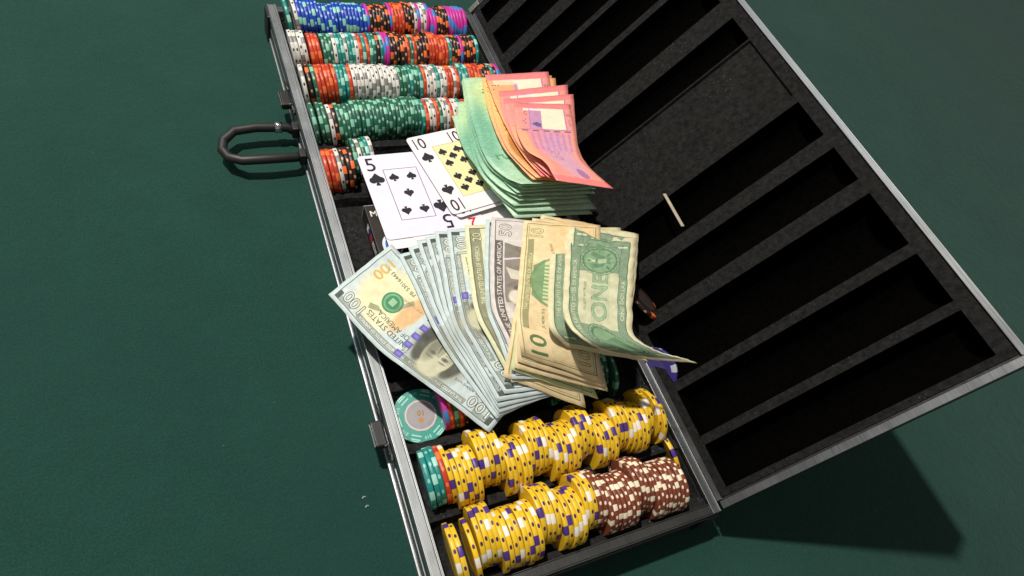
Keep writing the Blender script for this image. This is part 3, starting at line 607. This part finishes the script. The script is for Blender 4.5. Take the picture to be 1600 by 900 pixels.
c.fibres(3, 2); TOP = print_mat('teal_chip_face', c, .35, .5, .04, .1)
c = Canvas(24, 24, 18, (146, 142, 145)); 
for k in range(9): c.text('POKER CHIP'[k], 12+8.2*math.cos(math.radians(150-k*15)), 12+8.2*math.sin(math.radians(150-k*15)), 1.3, (120, 112, 112), math.radians(60-k*15))
for k in range(11): c.text('CLAY  CASINO'[k], 12+8.2*math.cos(math.radians(215+k*12)), 12+8.2*math.sin(math.radians(215+k*12)), 1.2, (120, 112, 112), math.radians(305+k*12))
c.text('10', 12, 10.4, 3.8, (150, 104, 30), 0, 1., 1., .18); c.poly([(12, 13.2), (14.4, 15.4), (12, 17.4), (9.6, 15.4)], (176, 120, 36)); c.ell(12, 12, 10.9, 10.9, (205, 204, 202), .8, ring=.9); c.fibres(2, 5)
INL = print_mat('teal_chip_label', c, .3, .5, .03, .05)
V, F, mi, uv, sm = chip_geo(N=72); V = [v for v in V]
o = mesh_obj('body', V, F, list(chip_mats('teal'))+[LABEL], TC, mi=mi, uvs=uv); o.data.polygons.foreach_set('use_smooth', sm)
def disc(name, r, z, mat, par, N=72, sc=1., wavy=0.):
    V = [(0, 0, z)]; U = []
    for i in range(N): a = 2*math.pi*i/N; rr = r*(1+wavy*abs(math.sin(a*6))); V.append((rr*math.cos(a), rr*math.sin(a), z))
    for i in range(N): a = 2*math.pi*i/N; V.append((V[i+1][0], V[i+1][1], z-.18))
    F = [[0, i+1, (i+1) % N+1] for i in range(N)]+[[i+1, i+1+N, (i+1) % N+1+N, (i+1) % N+1] for i in range(N)]
    for f in F: U += [(.5+V[k][0]/sc, .5+V[k][1]/sc) for k in f]
    return mesh_obj(name, V, F, mat, par, uvs=U)
disc('printed_ring', 19.0, 1.80, TOP, o, sc=40.); disc('inlay', 11.0, 1.98, INL, TC, sc=24., wavy=.06)
ctr = at(657, 650, -6)
TC.matrix_basis = Matrix.Translation(Vector([v*S for v in ctr])) @ Vector((-.14, -.10, 1)).to_track_quat('Z', 'Y').to_matrix().to_4x4() @ Matrix.Rotation(math.radians(226), 4, 'Z')

# ---------------------------------------------------------------- deck box and cards
bc = at(569, 322, 9); BX, BY = bc[0], bc[1]
c = Canvas(63, 90, 7, (38, 34, 30)); c.text('MER', 10, 82, 5.6, (225, 222, 214), 0, 1., 1., .2); c.text('8', 10, 70, 4.6, (225, 222, 214), 0, 1., 1., .4)
c.ell(12, 48, 8, 11.5, (216, 226, 236)); c.ell(12.4, 48, 6, 9.2, (46, 104, 190)); c.ell(3, 36, 2.4, 4, (190, 40, 40)); c.fibres(3, 3)
BT = print_mat('deck_box_top', c, .4, .5)
c = Canvas(90, 16, 8, (30, 27, 25)); c.rect(66, 4, 71, 12, (40, 50, 120)); c.rect(71, 4, 76, 12, (225, 222, 220)); c.rect(61, 4, 66, 12, (190, 40, 40)); c.ell(71, 8, 1.6, 1.6, (50, 50, 60))
c.text('POKER', 51, 8.2, 6.4, (222, 220, 212), 0, .62, 1., .3); c.rect(34, 5, 40, 10, (180, 40, 44)); c.fibres(3, 5); BS = print_mat('deck_box_side', c, .4, .5)
bo = empty('card_deck_box', (BX, BY, -7)); tag(bo, 'black playing card box with white lettering and blue oval under the five of spades', 'card box')
v, f = box_geo(0, 63, -90, 0, 0, 15.6, .5); mesh_obj('carton', v, f, plastic('box_carton', (.015, .013, .012), .4), bo)
o = mesh_obj('top_print', [(.5, -89.5, 15.75), (62.5, -89.5, 15.75), (62.5, -.5, 15.75), (.5, -.5, 15.75)], [[0, 1, 2, 3]], BT, bo, uvs=[(0, 0), (1, 0), (1, 1), (0, 1)])
o = mesh_obj('side_print', [(-.15, -89.5, .5), (-.15, -.5, .5), (-.15, -.5, 15.2), (-.15, -89.5, 15.2)], [[0, 1, 2, 3]], BS, bo, uvs=[(0, 0), (1, 0), (1, 1), (0, 1)])
o = mesh_obj('edge_trim', *geo_join([box_geo(-.4, 16, -.1, .35, 15, 15.9), box_geo(-.45, -.1, -.2, .35, 1, 15.9)]), plastic('box_white_edge', (.4, .4, .38), .5), bo)
def playing_card(mat, TL, TR, BL, label, group=None, w=63., h=88., bend=0.):
    TL, TR, BL = [at(*p) for p in (TL, TR, BL)]; ey = (TL-BL); ey /= np.linalg.norm(ey); ex = TR-TL; ex -= ey*(ex@ey); ex /= np.linalg.norm(ex); ez = np.cross(ex, ey)
    pts = []; r = 3.5
    for (cx, cy, a0) in ((w-r, -r, 0), (r, -r, 90), (r, -h+r, 180), (w-r, -h+r, 270)):
        for a in range(0, 91, 18): pts.append((cx+r*math.cos(math.radians(a0+a)), cy+r*math.sin(math.radians(a0+a))))
    n = len(pts); V = [(x, y, .15) for x, y in pts]+[(x, y, -.15) for x, y in pts]
    F = [list(range(n)), [n+i for i in range(n)][::-1]]+[[i, i+n, (i+1) % n+n, (i+1) % n][::-1] for i in range(n)]
    U = []
    for f in F: U += [(V[k][0]/w, 1+V[k][1]/h) for k in f]
    o = mesh_obj('playing_card', V, F, [mat, CARDEDGE], mi=[0, 1]+[1]*n, uvs=U)
    M4 = Matrix.Identity(4)
    for i in range(3): M4[i][0] = ex[i]; M4[i][1] = ey[i]; M4[i][2] = ez[i]; M4[i][3] = TL[i]*S
    o.matrix_basis = M4; tag(o, label, 'playing card', group); return o
CARDEDGE = plastic('card_stock', (.72, .69, .72), .45)
M5 = print_mat('five_of_spades', card('5'), .28, .5, .02, .05); M10 = print_mat('ten_of_spades', card('10'), .28, .5, .02, .05); M2 = print_mat('red_two', card('2'), .28, .5, .02, .05)
playing_card(M2, (562, 258, 20.3), (648, 242, 20.3), (609, 388, 20.3), 'plain white card edge peeking out below the five of spades')
playing_card(M5, (557, 245, 21), (640, 229, 21.4), (605, 376, 21), 'white five of spades card lying beside the ten of spades')
playing_card(M2, (600, 247, 20.65), (690, 225, 20.7), (648, 378, 20.65), 'card with red two showing below the ten of spades')
playing_card(M2, (662, 250, 19.8), (752, 224, 20.0), (741, 372, 19.9), 'mostly hidden pale card between the ten of spades and the notes below')
playing_card(M10, (638, 223, 23.2), (727, 198, 25.), (723, 351, 23.2), 'lower card of the pair, its edge showing under the ten of spades')
playing_card(M10, (633, 217, 24.2), (722, 191, 26.), (713, 345, 24.), 'ten of spades card with yellow panel, tucked under the green notes')

# ---------------------------------------------------------------- banknotes
def catmull(P, n):
    P = np.array(P, float); P = np.vstack([2*P[0]-P[1], P, 2*P[-1]-P[-2]]); out = []; m = len(P)-3
    for i in range(n+1):
        u = i/n*m; k = min(int(u), m-1); t = u-k; a, b, c, d = P[k:k+4]
        out.append(.5*((2*b)+(-a+c)*t+(2*a-5*b+4*c-d)*t*t+(-a+3*b-3*c+d)*t**3))
    return np.array(out)
def wrinkle(x, y): return .45*math.sin(x*.11+1.3*math.sin(y*.07))*math.sin(y*.13+.5)+.25*math.sin(x*.31+y*.23)+.14*math.sin(x*.7-y*.5)
def note(mat, L, R=None, width=66.3, name='banknote', label='', group=None, slope=(0., 0.), yaw=0., direct=False, ns=44, nt=14, amp=1., curl=0., fold=.6, v_from_left=True):
    """L: points (px, py, z) of the left long edge from the far end to the near end; R the same for the right edge, or none: then the
    right edge lies `width` away, square to the left edge, rising by slope[0] at the far end and slope[1] at the near end"""
    Lw = catmull([at(*p) for p in L], 200)
    s = np.concatenate([[0], np.cumsum(np.linalg.norm(np.diff(Lw, axis=0), axis=1))])
    q = np.linspace(0, s[-1], ns+1); Lp = np.stack([np.interp(q, s, Lw[:, i]) for i in range(3)], 1)
    if R is not None:
        Rw = catmull([at(*p) for p in R], 200); s2 = np.concatenate([[0], np.cumsum(np.linalg.norm(np.diff(Rw, axis=0), axis=1))])
        q2 = np.linspace(0, s2[-1], ns+1); Rp = np.stack([np.interp(q2, s2, Rw[:, i]) for i in range(3)], 1)
    else:
        ch = Lp[-1]-Lp[0]; c = np.array([-ch[1], ch[0], 0]); c /= np.linalg.norm(c); ca, sa = math.cos(yaw), math.sin(yaw); c = np.array([c[0]*ca-c[1]*sa, c[0]*sa+c[1]*ca, 0])
        Rp = []
        for i in range(ns+1):
            sl = slope[0]+(slope[1]-slope[0])*i/ns; d = np.array([c[0], c[1], sl]); d /= np.linalg.norm(d); Rp.append(Lp[i]+d*width)
        Rp = np.array(Rp)
    print('NOTE', label[:44], 'len', round(s[-1]), 'w', round(np.linalg.norm(Lp[0]-Rp[0])), round(np.linalg.norm(Lp[-1]-Rp[-1])))
    V = []; F = []; U = []; rr = np.random.RandomState(abs(hash(label.replace(' ', ''))) % 1000 if False else len(label)*7+int(L[0][0])); c1, c2, cw = rr.uniform(.44, .56), rr.uniform(.4, .6), rr.uniform(-.8, .8); q1, q2 = rr.uniform(-1.6, 1.2), rr.uniform(-1.2, 1.6)
    org = Lp[ns//2]
    for i in range(ns+1):
        for j in range(nt+1):
            t = j/nt; p = Lp[i]*(1-t)+Rp[i]*t; z = p[2]+amp*wrinkle(p[0], p[1])+curl*math.sin(math.pi*t)-fold*math.exp(-((i/ns-c1-.02*(t-.5))/.014)**2)*.8-fold*.5*math.exp(-((t-c2)/.05)**2)+cw*fold*math.exp(-((i/ns-.25)/.02)**2)*.5+max(0, q1)*math.exp(-((i/ns)/.06)**2-(t/.12)**2)+abs(q2)*.7*math.exp(-((1-i/ns)/.06)**2-(t/.14)**2)
            V.append((p[0]-org[0], p[1]-org[1], z-org[2]))
    n1 = len(V); V += [(x, y, z-.13) for x, y, z in V]
    uvp = [((i/ns, 1-j/nt) if direct else (1-i/ns, 1-j/nt)) for i in range(ns+1) for j in range(nt+1)]*2
    for i in range(ns):
        for j in range(nt):
            a = i*(nt+1)+j; b = a+nt+1; F.append([a, b, b+1, a+1]); F.append([a+n1, a+1+n1, b+1+n1, b+n1])
    rim = [i*(nt+1) for i in range(ns+1)]+[ns*(nt+1)+j for j in range(1, nt+1)]+[i*(nt+1)+nt for i in range(ns-1, -1, -1)]+[j for j in range(nt-1, 0, -1)]
    for k in range(len(rim)): a, b = rim[k], rim[(k+1) % len(rim)]; F.append([b, a, a+n1, b+n1])
    for f in F: U += [uvp[k] for k in f]
    o = mesh_obj(name, V, F, mat, uvs=U, smooth=True, loc=org); tag(o, label, 'banknote', group); return o
H = print_mat('hundred_dollar', hundred()); FI = print_mat('fifty_dollar', fifty()); TE = print_mat('ten_dollar', ten()); ON = print_mat('one_dollar_back', one_back())
OL = print_mat('old_twenty', old_note()); TG = print_mat('green_twenty', ten((200, 212, 160), '20')); PK = print_mat('pink_polymer_note', pink_note(), .4, .45, .03, .08); PO = print_mat('orange_pink_polymer_note', pink_note(True), .4, .45, .03, .08); OR = print_mat('orange_polymer_note', orange_note(), .4, .45, .03, .08); GR = print_mat('green_polymer_note', green_note(), .42, .45, .03, .08)
gH = 'hundred dollar notes in the fan'
note(H, [(513, 460, 20), (580, 534, 21), (628, 574, 24), (692, 620, 26), (764, 676, 20)], label='hundred dollar note at the front left of the fan, portrait fully in view', group=gH, slope=(.02, .0), yaw=.02)
NN = [  # far end, upper, bend, lower, near end of the left edge
 [(622, 398), (646, 445), (676, 512), (714, 572), (775, 655)],
 [(638, 386), (660, 440), (686, 504), (722, 566), (779, 650)],
 [(651, 377), (670, 430), (692, 500), (728, 562), (780, 645)],
 [(664, 370), (680, 425), (699, 500), (733, 558), (779, 637)],
 [(678, 363), (690, 420), (706, 500), (734, 552), (777, 628)],
 [(698, 358), (706, 420), (720, 498), (744, 545), (788, 616)]]
LBL = ['hundred dollar note second from the left in the fan', 'hundred dollar note third from the left in the fan', 'hundred dollar note fourth from the left in the fan', 'hundred dollar note fifth from the left in the fan', 'hundred dollar note sixth from the left, its corner 100 plainly visible', 'hundred dollar note beside the yellowed older note, last hundred of the fan']
for i, P in enumerate(NN):
    z = 22+i*1.7; zz = [z, z+3, z+8, z+6, z+1]
    note(H, [(x, y, zz[k]) for k, (x, y) in enumerate(P)], label=LBL[i], group=gH, yaw=-.01*i)
note(OL, [(726, 352, 33), (733, 429, 38), (743, 488, 43), (763, 530, 42), (800, 597, 36)], label='yellowed older twenty dollar note between the hundreds and the fifty')
note(H, [(759, 343, 35), (757, 420, 40), (761, 485, 45), (778, 530, 44), (800, 592, 38)], label='hundred dollar note squeezed against the fifty, only its pale edge showing', group=gH)
note(FI, [(768, 339, 37), (766, 430, 44), (770, 484, 48), (792, 535, 46), (806, 585, 40)], label='grey and lavender fifty dollar note with crossed portrait coat', yaw=.0)
note(TE, [(826, 351, 38), (817, 430, 45), (803, 490, 50), (796, 535, 48), (786, 588, 38)], [(908, 352, 38), (906, 430, 46), (900, 490, 52), (902, 560, 46), (915, 638, 23)], label='pinkish ten dollar note, lowest of the notes curling at the fan end')
note(TG, [(830, 355, 40), (820, 430, 47), (809, 500, 52), (804, 540, 50), (797, 577, 43)], [(915, 352, 40), (915, 430, 48), (912, 500, 55), (910, 560, 48), (935, 624, 27)], label='greenish twenty dollar note under the orange tens')
for i, (dx, dy, lb) in enumerate([(0, 0, 'orange ten dollar note lowest of three tens, its end edge in shade'), (5, -10, 'orange ten dollar note middle of three tens'), (11, -20, 'orange ten dollar note with large 10 in the lower corner, topmost ten')]):
    z = 42+3.4*i
    note(TE, [(818+(2-i)*14, 345-(2-i)*5, z), (811+(2-i)*5, 430, z+7), (806+(2-i)*2, 490, z+11), (806+dx*.5, 535, z+9), (803+dx, 575+dy, z+2)], [(938, 352, z+1), (938, 430, z+8), (935, 490, z+12), (936, 555+dy*.3, z+8), (950-dx*.8, 612+dy*.7, z-5)], label=lb, group='orange ten dollar notes')
gO = 'one dollar notes on top of the fan'
note(ON, [(862, 352, 46), (858, 430, 59), (856, 488, 68), (860, 515, 68), (884, 543, 58)], [(970, 356, 46), (966, 430, 59), (968, 490, 70), (980, 530, 70), (1015, 566, 56)], label='one dollar note beneath the other ones, only its curled lower edge showing', group=gO)
note(ON, [(889, 346, 48), (884, 420, 61), (880, 480, 74), (890, 514, 77), (935, 546, 66)], [(998, 366, 48), (994, 430, 62), (987, 495, 74), (998, 532, 76), (1060, 562, 66)], label='second one dollar note, its upper margin peeking above the top one', group=gO, amp=1.7)
note(ON, [(883, 364, 50), (882, 430, 65), (881, 490, 79), (905, 527, 82), (961, 556, 70)], [(995, 372, 50), (990, 430, 65), (988, 495, 78), (1000, 534, 80), (1090, 568, 72)], label='topmost one dollar note showing ONE and the eagle seal', group=gO, ns=60, fold=1.4, amp=1.9)
# polymer notes
gG = 'green polymer notes'; gP = 'pink polymer notes'
NG = 9; GL = ['lowest green note of the fanned stack', 'green note second from the bottom of the stack', 'green note third from the bottom of the stack', 'green note fourth from the bottom of the stack', 'green note in the middle of the green stack', 'green note just above the middle of the green stack', 'green note third from the top of the green ones', 'green note second from the top of the green ones', 'topmost green note, directly under the orange notes']
GY = [341, 331, 322, 314, 307, 301, 296, 292, 288]
for i in range(NG):
    f = i/(NG-1); z = 27+f*14; jx = RS.uniform(-6, 6); jy = RS.uniform(-1.6, 1.6); top = (706, 181) if i == 0 else (714, 160) if i == 1 else (721+2*f, 128-6*f)
    ey = GY[i]; ex = 804+12*f+4*math.sin(i*2.3)
    note(GR, [(*top, z), ((720, 222) if i < 2 else (728+10*f, 195-8*f))+(z+3,), (742+18*f+jx*.5, 262-18*f, z+8), (770+22*f+jx, 300-26*f+jy, z+11), (ex, ey, z+9+10*f)],
         [(843+8*f, 150-32*f, z), (852+8*f, 200-20*f, z+3), (872+10*f, 245-24*f, z+8), (895+6*f, 286-28*f, z+8), (926+7*math.sin(i*1.7), ey-6+jy, z+4+5*f)], label=GL[i], group=gG, direct=True, amp=.6, fold=0)
for i, lb in enumerate(['lower orange note between the green and pink notes', 'upper orange note between the green and pink notes']):
    note(OR, [(752+8*i, 122+4*i, 43+2*i), (762+7*i, 170+3*i, 47+2*i), (782+6*i, 222+2*i, 53+2*i), (806+5*i, 254, 56+2*i), (832+6*i, 281-3*i, 60+2*i)],
         [(862+6*i, 118+4*i, 43+2*i), (868+4*i, 165, 47+2*i), (878, 215, 52+2*i), (895, 250, 54+2*i), (930, 284-3*i, 58+2*i)], label=lb, group='orange polymer notes', direct=True, amp=.6, fold=0)
PN = [([(757, 117, 48), (775, 165, 52), (800, 215, 58), (820, 246, 61), (846, 276, 64)], [(857, 112, 48), (866, 165, 52), (878, 215, 58), (896, 248, 60), (925, 282, 61)], 'rearmost pink note, its plain top band showing', 0),
      ([(779, 143, 51), (786, 180, 54), (806, 222, 60), (828, 250, 63), (856, 278, 66)], [(887, 132, 51), (890, 180, 55), (898, 225, 61), (915, 255, 63), (945, 286, 63)], 'pink note second from the back', 0),
      ([(786, 155, 54), (793, 190, 57), (810, 226, 62), (833, 250, 66), (862, 277, 69)], [(896, 147, 54), (899, 190, 58), (905, 235, 64), (922, 262, 66), (950, 290, 66)], 'pink note behind the frontmost one', 0),
      ([(803, 160, 58), (806, 200, 63), (822, 234, 70), (850, 252, 74), (869, 282, 78)], [(891, 163, 58), (898, 200, 64), (906, 244, 72), (928, 268, 76), (959, 295, 80)], 'frontmost pink note with cream window, its corner jutting over the case lid', 0)]
for L_, R_, lb, _ in PN: note(PO if 'rearmost' in lb else PK, L_, R_, label=lb, group=gP, direct=True, amp=.5, fold=0)
# pale strip leaning on the lid foam at the right
a = Vector(lidp(79, 98, 2)); b = Vector(lidp(79, 62, 5)); d = (b-a); V, F = box_geo(0, d.length, -1.4, 1.4, -.4, .4, .15)
o = mesh_obj('wooden_stick', V, F, plastic('pale_wood', (.42, .36, .27), .6)); 
o.matrix_basis = Matrix.Translation(a*S) @ d.to_track_quat('X', 'Z').to_matrix().to_4x4(); tag(o, 'thin pale stick leaning on the lid foam by the flat panel', 'stick')
